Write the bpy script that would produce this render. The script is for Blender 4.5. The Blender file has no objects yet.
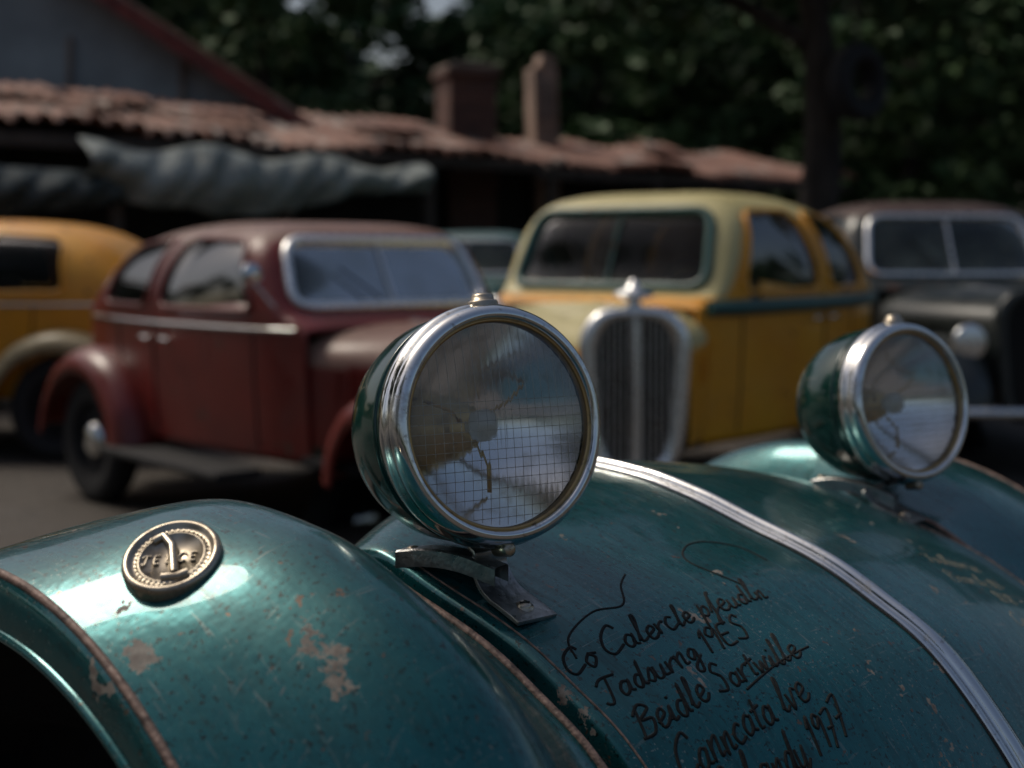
import bpy, bmesh, math, random
import numpy as np
from mathutils import Vector, Matrix
from mathutils.bvhtree import BVHTree
random.seed(7); rng=np.random.default_rng(7)
sc=bpy.context.scene
R=math.radians
# ------------------------------------------------------------------ helpers
def pchip(kn):
    xs=np.array([k[0] for k in kn],float); ys=np.array([k[1] for k in kn],float)
    h=np.diff(xs); d=np.diff(ys)/h; n=len(xs); m=np.zeros(n); m[0]=d[0]; m[-1]=d[-1]
    for i in range(1,n-1):
        if d[i-1]*d[i]>0:
            w1=2*h[i]+h[i-1]; w2=h[i]+2*h[i-1]; m[i]=(w1+w2)/(w1/d[i-1]+w2/d[i])
    def f(x):
        x=min(max(x,xs[0]),xs[-1]); i=int(min(max(np.searchsorted(xs,x)-1,0),n-2))
        t=(x-xs[i])/h[i]
        return float((2*t**3-3*t*t+1)*ys[i]+(t**3-2*t*t+t)*h[i]*m[i]+(-2*t**3+3*t*t)*ys[i+1]+(t**3-t*t)*h[i]*m[i+1])
    return f
def cr(pts,n=8,closed=False):
    P=[np.array(p,float) for p in pts]; out=[]
    N=len(P)
    rngi=range(N if closed else N-1)
    for i in rngi:
        if closed: a,b,c,d=P[(i-1)%N],P[i],P[(i+1)%N],P[(i+2)%N]
        else: a,b,c,d=P[max(i-1,0)],P[i],P[i+1],P[min(i+2,N-1)]
        for k in range(n):
            t=k/n
            out.append(.5*((2*b)+(-a+c)*t+(2*a-5*b+4*c-d)*t*t+(-a+3*b-3*c+d)*t**3))
    if not closed: out.append(P[-1])
    return out
def empty(name,loc=(0,0,0),rz=0):
    e=bpy.data.objects.new(name,None); e.location=loc; e.rotation_euler=(0,0,rz); sc.collection.objects.link(e); return e
def add(name,verts,faces,mat,parent=None,smooth=True,M=None):
    me=bpy.data.meshes.new(name); me.from_pydata([tuple(map(float,v)) for v in verts],[],faces); me.update()
    if smooth: me.polygons.foreach_set('use_smooth',[True]*len(me.polygons))
    if mat: me.materials.append(mat)
    o=bpy.data.objects.new(name,me); sc.collection.objects.link(o)
    if parent: o.parent=parent
    if M is not None: o.matrix_local=M
    return o
def gridf(nr,nc,closed=False):
    f=[]
    for i in range(nr-1):
        for j in range(nc if closed else nc-1):
            a=i*nc+j; b=i*nc+(j+1)%nc
            f.append((a,b,b+nc,a+nc))
    return f
def grid(name,rows,mat,parent=None,closed=False,smooth=True,M=None):
    v=[p for r in rows for p in r]
    return add(name,v,gridf(len(rows),len(rows[0]),closed),mat,parent,smooth,M)
def solid(o,t,off=-1):
    m=o.modifiers.new('s','SOLIDIFY'); m.thickness=t; m.offset=off; return o
def lathe(name,prof,mat,parent=None,M=None,seg=64,smooth=True):
    rows=[[(x,r*math.cos(2*math.pi*k/seg),r*math.sin(2*math.pi*k/seg)) for k in range(seg)] for x,r in prof]
    return grid(name,rows,mat,parent,True,smooth,M)
def tube(name,strokes,r,mat,parent=None,closed=False,M=None,res=3):
    cu=bpy.data.curves.new(name,'CURVE'); cu.dimensions='3D'; cu.bevel_depth=r; cu.bevel_resolution=res; cu.use_fill_caps=True
    if not isinstance(strokes[0][0],(list,tuple,np.ndarray,Vector)): strokes=[strokes]
    for pts in strokes:
        s=cu.splines.new('POLY'); s.points.add(len(pts)-1)
        for p,q in zip(s.points,pts): p.co=(q[0],q[1],q[2],1)
        s.use_cyclic_u=closed
    cu.materials.append(mat)
    o=bpy.data.objects.new(name,cu); sc.collection.objects.link(o)
    if parent: o.parent=parent
    if M is not None: o.matrix_local=M
    return o
def box(name,c,s,mat,parent=None,bev=.01,M=None,rot=None,seg=2):
    bm=bmesh.new(); bmesh.ops.create_cube(bm,size=1)
    for v in bm.verts: v.co=Vector((v.co.x*s[0],v.co.y*s[1],v.co.z*s[2]))
    if bev>0: bmesh.ops.bevel(bm,geom=bm.edges[:],offset=bev,segments=seg,affect='EDGES',profile=.5)
    T=Matrix.Translation(c)
    if rot: 
        from mathutils import Euler
        T=T@Euler(rot).to_matrix().to_4x4()
    bmesh.ops.transform(bm,matrix=T,verts=bm.verts)
    me=bpy.data.meshes.new(name); bm.to_mesh(me); bm.free(); me.materials.append(mat)
    o=bpy.data.objects.new(name,me); sc.collection.objects.link(o)
    if parent: o.parent=parent
    if M is not None: o.matrix_local=M
    return o
# ------------------------------------------------------------------ node materials
class NT:
    def __init__(s,name):
        s.m=bpy.data.materials.new(name); s.m.use_nodes=True; s.t=s.m.node_tree; s.n=s.t.nodes; s.l=s.t.links
        s.b=s.n['Principled BSDF']; s.tc=s.n.new('ShaderNodeTexCoord')
    def put(s,sock,v):
        if isinstance(v,bpy.types.NodeSocket): s.l.new(v,sock)
        elif v is not None:
            if isinstance(v,(tuple,list)) and len(v)==3 and sock.type=='RGBA': v=(*v,1)
            sock.default_value=v
    def noise(s,scale,detail=5,rough=.55,mapscale=None,dist=0,co='Object',rot=None,loc=None):
        n=s.n.new('ShaderNodeTexNoise'); n.inputs['Scale'].default_value=scale; n.inputs['Detail'].default_value=min(detail,4)
        n.inputs['Roughness'].default_value=rough; n.inputs['Distortion'].default_value=dist
        src=s.tc.outputs[co]
        if mapscale or rot or loc:
            mp=s.n.new('ShaderNodeMapping')
            if mapscale: mp.inputs['Scale'].default_value=mapscale
            if rot: mp.inputs['Rotation'].default_value=rot
            if loc: mp.inputs['Location'].default_value=loc
            s.l.new(src,mp.inputs[0]); src=mp.outputs[0]
        s.l.new(src,n.inputs['Vector']); return n.outputs['Fac']
    def rng(s,v,a,b,c=0.,d=1.,smooth=False):
        n=s.n.new('ShaderNodeMapRange'); s.put(n.inputs[0],v)
        if smooth: n.interpolation_type='SMOOTHSTEP'
        for i,x in enumerate((a,b,c,d)): n.inputs[i+1].default_value=x
        return n.outputs[0]
    def mix(s,f,a,b):
        n=s.n.new('ShaderNodeMix'); n.data_type='RGBA'; s.put(n.inputs[0],f); s.put(n.inputs[6],a); s.put(n.inputs[7],b); return n.outputs[2]
    def math(s,op,a,b=None,c=None):
        n=s.n.new('ShaderNodeMath'); n.operation=op; s.put(n.inputs[0],a)
        if b is not None: s.put(n.inputs[1],b)
        if c is not None: s.put(n.inputs[2],c)
        return n.outputs[0]
    def dist(s,p,sc_=(1,1,1)):
        a=s.n.new('ShaderNodeVectorMath'); a.operation='SUBTRACT'; s.l.new(s.tc.outputs['Object'],a.inputs[0]); a.inputs[1].default_value=p
        b=s.n.new('ShaderNodeVectorMath'); b.operation='MULTIPLY'; s.l.new(a.outputs[0],b.inputs[0]); b.inputs[1].default_value=sc_
        c=s.n.new('ShaderNodeVectorMath'); c.operation='LENGTH'; s.l.new(b.outputs[0],c.inputs[0]); return c.outputs['Value']
    def bump(s,h,strength=.3,d=.01):
        n=s.n.new('ShaderNodeBump'); n.inputs['Strength'].default_value=strength; n.inputs['Distance'].default_value=d
        s.put(n.inputs['Height'],h); s.l.new(n.outputs[0],s.b.inputs['Normal'])
    def set(s,**k):
        for a,v in k.items(): s.put(s.b.inputs[{'col':'Base Color','rough':'Roughness','metal':'Metallic','coat':'Coat Weight','coatr':'Coat Roughness','trans':'Transmission Weight','ior':'IOR','spec':'Specular IOR Level'}[a]],v)
        return s.m
def plain(name,col,rough=.6,metal=0,var=.35,scale=8,bump=0,bscale=40):
    t=NT(name); n=t.noise(scale,6)
    c=t.mix(t.rng(n,.3,.7),tuple(x*(1-var) for x in col),tuple(min(1,x*(1+var)) for x in col))
    r=t.rng(t.noise(scale*3,4),.3,.7,max(0,rough-.1),min(1,rough+.12))
    if bump: t.bump(t.noise(bscale,3),bump,.01)
    return t.set(col=c,rough=r,metal=metal)
def chrome(name,col=(.76,.77,.76),rough=.06,dirt=.4):
    t=NT(name); n=t.noise(25,8,.7); s=t.noise(120,4,.6)
    m=t.rng(n,.54,.70); m=t.math('MULTIPLY',m,dirt)
    c=t.mix(m,col,(.16,.12,.085)); c=t.mix(t.rng(s,.6,.68,0,.5),c,(.2,.16,.12))
    r=t.math('ADD',t.rng(n,.35,.75,rough,rough+.2),t.rng(s,.55,.7,0,.12))
    return t.set(col=c,rough=r,metal=t.rng(m,0,.6,1,.6))
def oldpaint(name,a,b,rust=(.09,.04,.025),dust=(.2,.18,.15),rough=.42,ru=.63,coat=.2):
    t=NT(name); n=t.noise(2.2,8,.6); c=t.mix(t.rng(n,.3,.7),a,b)
    d=t.noise(5,8,.7,loc=(3,3,1)); c=t.mix(t.rng(d,.45,.8,0,.25),c,dust)
    k=t.noise(7,10,.72,loc=(9,1,2)); m=t.rng(k,ru,ru+.03); c=t.mix(m,c,rust)
    sp=t.noise(70,3,.5); c=t.mix(t.rng(sp,.66,.7,0,.7),c,rust)
    return t.set(col=c,rough=t.math('ADD',t.rng(d,.3,.8,rough-.1,rough+.25),t.math('MULTIPLY',m,.3)),coat=coat,coatr=.2)

M_chrome=chrome('chrome'); M_nickel=chrome('aged_nickel',(.48,.42,.33),.24,.8)
M_silver=chrome('dull_silver_plate',(.92,.92,.90),.22,.15)
M_strip=chrome('polished_moulding',(.74,.75,.74),.06,.5)
M_steel=plain('galvanised_bracket',(.36,.36,.35),.35,.9,.3,30,.15,90)
M_black=plain('black_rubber',(.014,.014,.015),.75,0,.3,20,.2,60)
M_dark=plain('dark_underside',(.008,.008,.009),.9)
M_int=plain('old_leather',(.05,.032,.022),.6,0,.4,10)
M_rustbead=plain('rusty_bead',(.19,.125,.10),.6,.1,.6,70,.3,120)

def hero(name,patches=True):
    t=NT(name)
    n=t.noise(5,8,.6); c=t.mix(t.rng(n,.3,.72),(.006,.090,.098),(.013,.140,.148))
    d=t.noise(2.5,9,.7,loc=(4,2,1)); c=t.mix(t.rng(d,.50,.8,0,.40),c,(.05,.14,.135))
    st=t.noise(9,6,.7,mapscale=(1,9,2),rot=(0,0,.5)); c=t.mix(t.rng(st,.48,.72,0,.6),c,(.004,.034,.036))
    k=t.noise(13,4,.8,loc=(1,7,3)); m=t.rng(k,.662,.678)
    if patches:
        e=t.noise(34,4,.85,loc=(2,2,2)); 
        for p,s,r in (((.150,-.840,1.10),(.55,2.6,.8),.038),((.03,-.925,1.10),(1.0,1.9,.9),.026),((.16,-.515,1.0),(.5,1.5,1),.020),((.27,-.56,.95),(.4,1.6,1),.018),((-.25,-.82,1.16),(1,1,1),.016),((.33,-.22,.9),(1,1,1),.010),((.02,-.62,1.1),(1,1.6,1),.012)):
            v=t.dist(p,s); v=t.math('ADD',v,t.rng(e,.3,.7,-r*1.1,r*1.1))
            m=t.math('MAXIMUM',m,t.rng(v,r*.62,r*.50))
    sp=t.noise(170,3,.6,loc=(1,1,8)); sp2=t.noise(4,3,.5,loc=(8,1,1))
    spm=t.math('MULTIPLY',t.rng(sp,.60,.64),t.rng(sp2,.36,.52))
    sp3=t.noise(60,3,.6,loc=(6,1,8)); spm2=t.rng(sp3,.685,.70)
    sp4=t.noise(260,2,.5,loc=(3,5,8)); spm4=t.math('MULTIPLY',t.rng(sp4,.645,.68),t.rng(sp2,.64,.42))
    scr=t.noise(9,2,.5,mapscale=(1,26,4),rot=(0,0,.9),dist=.3); scm=t.math('MULTIPLY',t.rng(scr,.665,.675),t.rng(n,.42,.58))
    scr2=t.noise(14,2,.5,mapscale=(20,1,4),rot=(0,0,.3),dist=.5); scm2=t.math('MULTIPLY',t.rng(scr2,.675,.685),t.rng(d,.44,.58))
    pr=t.mix(t.rng(t.noise(70,4,.7),.4,.6),(.27,.23,.19),(.14,.10,.08))
    c=t.mix(scm,c,(.13,.19,.18)); c=t.mix(scm2,c,(.12,.17,.16)); c=t.mix(t.math('MULTIPLY',spm,.85),c,(.010,.018,.015)); c=t.mix(t.math('MULTIPLY',spm4,.8),c,(.26,.29,.26)); c=t.mix(spm2,c,(.12,.08,.055)); c=t.mix(t.math('MULTIPLY',m,.9),c,pr)
    r=t.math('ADD',t.rng(d,.3,.75,.15,.34),t.math('MULTIPLY',m,.4)); r=t.math('ADD',r,t.rng(st,.4,.8,0,.16))
    t.bump(t.noise(9,4,.75),.35,.004)
    return t.set(col=c,rough=r,metal=t.rng(m,0,1,.55,0),coat=t.rng(m,0,1,.45,0),coatr=.05)
M_hero=hero('teal_weathered_paint')
t=NT('bottle_green_enamel'); n=t.noise(12,7,.7); c=t.mix(t.rng(n,.35,.7),(.002,.026,.020),(.004,.050,.040)); 
m=t.rng(t.noise(30,4,.8),.655,.67); c=t.mix(m,c,(.2,.17,.13)); M_lampg=t.set(col=c,rough=t.rng(n,.3,.8,.1,.25),coat=.3,coatr=.03)

# ------------------------------------------------------------------ HERO CAR
car=empty('vintage_roadster',(.314,1.885,0),R(-45))
zc=pchip([(-.9,1.137),(-.282,1.137),(-.18,1.131),(-.081,1.113),(0,1.09),(.124,1.054),(.2,1.018),(.262,.984),(.357,.888),(.43,.775),(.49,.64),(.53,.47),(.56,.40)])
def H(t,v):
    q=(v/.52)**2
    z=zc(t+.06*q)-.042*q-.032*(v/.52)
    r=max(0,(-.30+.17*q)-t); z-=5*r*r
    return max(z,.5)
ts=list(np.linspace(-.72,.57,120)); vs=list(np.linspace(-.508,.508,90))
rows=[]
for tt in ts:
    row=[]
    zl=H(tt,-.508); zr_=H(tt,.508)
    row+= [(tt,-.513,.42),(tt,-.5135,zl-.05),(tt,-.5135,zl-.010),(tt,-.5115,zl-.0035)]
    row+=[(tt,v,H(tt,v)) for v in vs]
    row+= [(tt,.5115,zr_-.0035),(tt,.5135,zr_-.010),(tt,.5135,zr_-.05),(tt,.513,.42)]
    rows.append(row)
hood=grid('hood',rows,M_hero,car)
def surfN(f,t,v,e=.004):
    n=Vector((-(f(t+e,v)-f(t-e,v))/(2*e),-(f(t,v+e)-f(t,v-e))/(2*e),1)); return n.normalized()
zrl=pchip([(-.88,.74),(-.74,.85),(-.6,.96),(-.4,1.093),(-.245,1.170),(-.0756,1.202),(.04,1.193),(.15,1.16),(.26,1.10),(.35,1.0),(.45,.84),(.53,.62),(.57,.42)])
zrr=pchip([(-.95,.80),(-.80,.92),(-.66,1.01),(-.55,1.06),(-.44,1.086),(-.3,1.093),(-.2056,1.081),(-.09,1.049),(.026,.995),(.15,.90),(.28,.76),(.4,.55),(.45,.42)])
U0=.546; UR=.76
def mkF(zr,side,tc_,zoff):
    def F(t,v):
        u=abs(v); zi=min(max(H(t,side*.515),.80),zr(t)-.015)
        dt=abs(t-tc_); zo=zoff+(math.sqrt(.2916-dt*dt) if dt<.54 else 0); zo=max(min(zo,zr(t)-.02),.38)
        if u<UR:
            x=max(0,(u-U0)/(UR-U0)); return zi+(zr(t)-zi)*x*x*(3-2*x)
        x=(u-UR)/(.95-UR); return zr(t)-(zr(t)-zo)*(1-math.cos(min(1,x)*math.pi/2))**1.05
    return F
def fender(name,zr,side,tc_,zoff,t0,t1):
    F=mkF(zr,side,tc_,zoff)
    us=[U0]+list(np.linspace(U0+.005,.72,26))+list(np.linspace(.73,.90,22))+list(np.linspace(.905,.95,14))
    rows=[]
    for tt in np.linspace(t0,t1,170):
        z0=F(tt,side*U0)
        row=[(tt,side*(U0-.004),z0-.06),(tt,side*(U0-.004),z0-.008),(tt,side*(U0-.0025),z0-.002)]
        row+=[(tt,side*u,F(tt,side*u)) for u in us]
        ze=F(tt,side*.95)
        row+=[(tt,side*.9535,ze-.012),(tt,side*.9545,ze-.030),(tt,side*.952,ze-.055)]
        rows.append(row)
    if side<0: rows=[r[::-1] for r in rows]
    grid(name,rows,M_hero,car)
    lip=[(tt,side*.951,F(tt,side*.95)-.055) for tt in np.linspace(t0,t1,140)]
    tube(name+'_rolled_edge',lip,.006,M_hero,car)
    lip2=[(tt,side*.9475,F(tt,side*.9475)-.0005) for tt in np.linspace(t0,t1,140)]
    tube(name+'_lip',lip2,.0042,M_rustbead,car)
    welt=[(tt,side*(U0-.001),F(tt,side*U0)+.0005) for tt in np.linspace(t0+.1,t1,140)]
    tube(name+'_welt',welt,.0045,M_rustbead,car)
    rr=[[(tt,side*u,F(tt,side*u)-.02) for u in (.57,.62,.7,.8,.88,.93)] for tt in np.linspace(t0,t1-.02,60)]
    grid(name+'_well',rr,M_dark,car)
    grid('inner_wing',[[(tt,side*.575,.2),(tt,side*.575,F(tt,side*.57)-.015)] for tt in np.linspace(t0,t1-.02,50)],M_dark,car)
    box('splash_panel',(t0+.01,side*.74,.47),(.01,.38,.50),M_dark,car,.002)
    return F
FL=fender('front_fender_near',zrl,-1,-.2,.605,-.88,.57)
FR=fender('front_fender_far',zrr,1,-.3,.52,-.95,.45)
for s in (-1,1):
    grid('seam_channel',[[(tt,s*.512,H(tt,s*.508)-.028),(tt,s*.545,H(tt,s*.508)-.028)] for tt in np.linspace(-.5,.55,60)],M_dark,car)
prof=[(-.024,-.002),(-.0235,.003),(-.021,.0045),(-.013,.0045),(-.0112,.0015),(-.0095,.0015),(-.0085,.006),(-.0055,.0108),(0,.0125),(.0055,.0108),(.0085,.006),(.0095,.0015),(.0112,.0015),(.013,.0045),(.021,.0045),(.0235,.003),(.024,-.002)]
rows=[]
for tt in np.linspace(-.62,.55,150):
    nn=surfN(H,tt,0); nn=Vector((nn.x,0,nn.z)).normalized(); rows.append([(tt+nn.x*h,w*.95,H(tt,w)+nn.z*h) for w,h in prof])
grid('hood_centre_moulding',rows,M_strip,car)
for s in (-1,1):
    tube('moulding_gap',[(tt,s*.0252,H(tt,s*.0252)+.0002) for tt in np.linspace(-.55,.54,100)],.0018,M_dark,car)
    tube('hood_edge_line',[(tt,s*.498,H(tt,s*.498)+.0004) for tt in np.linspace(-.12,.53,100)],.0013,M_rustbead,car)
rows=[]
for tt,w,z in [(-.55,.50,.70),(-.9,.52,.70),(-1.4,.53,.71),(-1.9,.5,.70),(-2.3,.4,.66),(-2.5,.25,.58)]:
    rows.append([(tt,-w*.8,.3),(tt,-w,.42),(tt,-w,z-.05),(tt,-w*.95,z),(tt,-w*.8,z),(tt,-w*.78,z-.1),(tt,w*.78,z-.1),(tt,w*.8,z),(tt,w*.95,z),(tt,w,z-.05),(tt,w,.42),(tt,w*.8,.3)])
o=grid('body_tub',rows,M_hero,car); mm=o.modifiers.new('s','SUBSURF'); mm.levels=mm.render_levels=2
box('bench_seat',(-1.5,0,.6),(.4,.8,.16),M_int,car,.05)
box('chassis_rail',(-.9,0,.28),(2.6,.6,.1),M_dark,car,.01)
def wheel(name,u,w,Rr,parent,side,hubm=M_chrome,rimm=None,wd=.085):
    M=Matrix.Translation((u,w,Rr))@Matrix.Rotation(R(90)*(1 if side>0 else -1),4,'Z')
    p=[(-wd,Rr*.62),(-wd,Rr*.9),(-wd*.7,Rr*.985),(-wd*.3,Rr),(wd*.3,Rr),(wd*.7,Rr*.985),(wd,Rr*.9),(wd*1.02,Rr*.78),(wd*.8,Rr*.62)]
    a=lathe(name+'_tyre',p,M_black,parent,M,40)
    b=lathe(name+'_rim',[(wd*.8,Rr*.62),(wd*.5,Rr*.6),(wd*.2,Rr*.52),(wd*.35,Rr*.4),(wd*.45,Rr*.25),(wd*.4,0.001)],rimm or M_dark,parent,M,40)
    c=lathe(name+'_hubcap',[(wd*.4,Rr*.3),(wd*.75,Rr*.27),(wd*.95,Rr*.16),(wd*1.02,.001)],hubm,parent,M,32)
    return a,b,c
wheel('front_wheel_near',-.2,-.80,.39,car,-1); wheel('front_wheel_far',-.3,.80,.39,car,1)
wheel('rear_wheel_near',-2.1,-.68,.35,car,-1); wheel('rear_wheel_far',-2.1,.68,.35,car,1)
# ------------------------------------------------------------------ headlamps
t=NT('headlamp_glass'); t.set(col=(1,1,1),rough=.0,trans=1.,ior=1.40); M_glass=t.m
t=NT('reflector'); n=t.noise(22,8,.7); c=t.mix(t.rng(n,.55,.8),(.97,.98,.96),(.55,.46,.33)); M_refl=t.set(col=c,metal=1.,rough=t.rng(n,.4,.8,.12,.28))
M_brass=chrome('tarnished_brass',(.5,.33,.15),.3,.6)
t=NT('frosted_bulb'); t.set(col=(.7,.66,.55),rough=.25,coat=.5); M_bulb=t.m
def lamp(pref,pos,yaw,pitch,foot,footyaw):
    M=Matrix.Translation(pos)@Matrix.Rotation(R(yaw),4,'Z')@Matrix.Rotation(R(-pitch),4,'Y')
    lathe(pref+'_bowl',[(-.022,.122),(-.024,.1245),(-.030,.1262),(-.07,.1285),(-.10,.1265),(-.13,.1185),(-.16,.1035),(-.185,.083),(-.205,.058),(-.218,.030),(-.222,.0005)],M_lampg,car,M,96)
    lathe(pref+'_bowl_bead',[(-.046,.1265),(-.047,.1290),(-.050,.1300),(-.053,.1290),(-.054,.1275)],M_lampg,car,M,96)
    lathe(pref+'_bezel',[(-.030,.1245),(-.030,.1305),(-.027,.1335),(-.021,.1345),(-.014,.1335),(-.0105,.1300),(-.0095,.1305),(-.004,.1312),(.004,.1290),(.009,.1250),(.0112,.120),(.010,.1165),(.006,.1150),(.0,.1138),(-.012,.1135)],M_chrome,car,M,128)
    lathe(pref+'_gasket',[(.0035,.1152),(.0052,.1138),(.0045,.1115),(.002,.1105),(-.006,.1105)],M_brass,car,M,96)
    pr=[]
    for k in range(26):
        r=.111-(.111-.017)*k/25; pr.append((-.090+.080*(r/.111)**2,r))
    lathe(pref+'_reflector',pr,M_refl,car,M,96)
    lathe(pref+'_bulb_socket',[(-.092,.026),(-.082,.026),(-.079,.022),(-.07,.0215),(-.068,.016),(-.056,.0155),(-.054,.0005)],M_brass,car,M,32)
    lathe(pref+'_bulb',[(-.058,.010),(-.052,.0145),(-.044,.0180),(-.034,.0180),(-.026,.012),(-.023,.0005)],M_bulb,car,M,32)
    for a in (35,155,275):
        ca,sa=math.cos(R(a)),math.sin(R(a))
        tube(pref+'_bulb_stay',[(-.067,.014*ca,.014*sa),(-.040,.045*ca,.045*sa),(-.048,.074*ca,.074*sa)],.0019,M_brass,car,M=M)
    NR,NS=60,300; verts=[];faces=[]
    RL=.1125
    def fr(y,z): r2=(y*y+z*z)/RL**2; return .0035+.010*(1-r2)
    def bk(y,z):
        r=math.sqrt(y*y+z*z)/RL; e=max(0,min(1,(1-r)*12))
        a=abs(math.sin(math.pi*y/.0078)); rib=.00026*(1-a)**2
        return fr(y,z)-.0036-e*rib
    for fn in (fr,bk):
        verts.append((fn(0,0),0,0))
        for i in range(1,NR+1):
            rr=RL*i/NR
            for k in range(NS):
                a=2*math.pi*k/NS; y,z=rr*math.cos(a),rr*math.sin(a); verts.append((fn(y,z),y,z))
    off=1+NR*NS
    for s,o0 in ((0,0),(1,off)):
        for k in range(NS):
            f=(o0,o0+1+k,o0+1+(k+1)%NS); faces.append(f if s==0 else f[::-1])
        for i in range(NR-1):
            for k in range(NS):
                a=o0+1+i*NS+k; b=o0+1+i*NS+(k+1)%NS; f=(a,a+NS,b+NS,b); faces.append(f if s==0 else f[::-1])
    for k in range(NS):
        a=1+(NR-1)*NS+k; b=1+(NR-1)*NS+(k+1)%NS; faces.append((a,off+a,off+b,b))
    add(pref+'_lens',verts,faces,M_glass,car,True,M)
    wires=[]
    for y in np.arange(-.0936,.095,.0104):
        zz=math.sqrt(RL**2*.93-y*y); wires.append([(fr(y,z)-.0058,y,z) for z in np.linspace(-zz,zz,18)])
    for z in np.arange(-.100,.03,.0104):
        yy=math.sqrt(RL**2*.93-z*z); wires.append([(fr(y,z)-.0064,y,z) for y in np.linspace(-yy,yy,18)])
    tube(pref+'_lens_grid',wires,.00032,M_nickel,car,M=M,res=0)
    K=M@Matrix.Translation((-.018,0,.132))@Matrix.Rotation(R(-90),4,'Y')
    lathe(pref+'_top_cap',[(-.004,.017),(.003,.017),(.005,.0155),(.0055,.013),(.010,.0125),(.0125,.0105),(.0135,.005),(.0138,.0003)],M_nickel,car,K,32)
    K2=M@Matrix.Translation((-.014,0,-.135))
    lathe(pref+'_clamp',[(-.014,.0005),(-.014,.008),(.012,.008),(.014,.006),(.014,.0005)],M_nickel,car,K2,20)
    b=M@Vector((-.055,0,-.125)); fx,fy=foot
    d=Vector((math.cos(R(footyaw)),math.sin(R(footyaw)),0)); s=Vector((-d.y,d.x,0))
    f0=Vector((fx,fy,H(fx,fy)))
    path=[b+Vector((0,0,.012)),b+Vector((0,0,-.006)),b.lerp(f0,.35)+Vector((0,0,.008)),f0-d*.02+Vector((0,0,.03)),f0-d*.006+Vector((0,0,.010))]
    for q in (.012,.03,.055,.062):
        pq=f0+d*q; path.append(Vector((pq.x,pq.y,H(pq.x,pq.y)+.0035)))
    P=cr([tuple(p) for p in path],6)
    rows=[]
    for i,p in enumerate(P):
        wdt=.021+.006*min(1,i/len(P)*1.5); rows.append([(p[0]+s.x*w,p[1]+s.y*w,p[2]) for w in (-wdt,-wdt*.8,0,wdt*.8,wdt)])
    o=grid(pref+'_bracket_strap',rows,M_steel,car); solid(o,.005,0); bm_=o.modifiers.new('b','BEVEL'); bm_.width=.0012; bm_.segments=2; bm_.limit_method='ANGLE'
    pq=f0+d*.04; nb=surfN(H,pq.x,pq.y)
    KB=Matrix.Translation((pq.x,pq.y,H(pq.x,pq.y)+.005))@nb.to_track_quat('X','Z').to_matrix().to_4x4()
    lathe(pref+'_foot_bolt',[(0,.0105),(.0015,.0105),(.0018,.0078),(.0042,.0075),(.006,.0055),(.0066,.0005)],M_nickel,car,KB,24)
    box(pref+'_bolt_slot',(.0068,0,0),(.001,.011,.0016),M_dark,car,0,M=KB)
lamp('headlamp_near',(.007,-.469,1.261),-14,9,(.000,-.462),-5)
lamp('headlamp_far',(-.075,.555,1.2015),-14,9,(-.09,.49),5)
def bar(name,p0,p1,w,h,lift):
    rows=[]
    for k in range(30):
        q=k/29; t_=p0[0]+(p1[0]-p0[0])*q; v_=p0[1]+(p1[1]-p0[1])*q; z=H(t_,v_)+lift*math.sin(min(1,q*1.3)*math.pi/2)
        dx,dy=p1[0]-p0[0],p1[1]-p0[1]; L=math.hypot(dx,dy); sx,sy=-dy/L*w,dx/L*w
        rows.append([(t_-sx,v_-sy,z-.01),(t_-sx,v_-sy,z+h-.002),(t_-sx*.8,v_-sy*.8,z+h),(t_+sx*.8,v_+sy*.8,z+h),(t_+sx,v_+sy,z+h-.002),(t_+sx,v_+sy,z-.01)])
    grid(name,rows,M_steel,car,smooth=False)
bar('headlamp_near_support',(-.12,-.500),(.01,-.47),.014,.010,.028)
bar('headlamp_far_support',(-.20,.46),(-.07,.50),.014,.010,.02)
for q in ((-.105,-.4965),(-.185,.464)):
    KB=Matrix.Translation((q[0],q[1],H(*q)+.013))@Matrix.Rotation(R(-90),4,'Y')
    lathe('support_bolt',[(0,.008),(.003,.0075),(.005,.005),(.0055,.0004)],M_nickel,car,KB,20)
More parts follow.
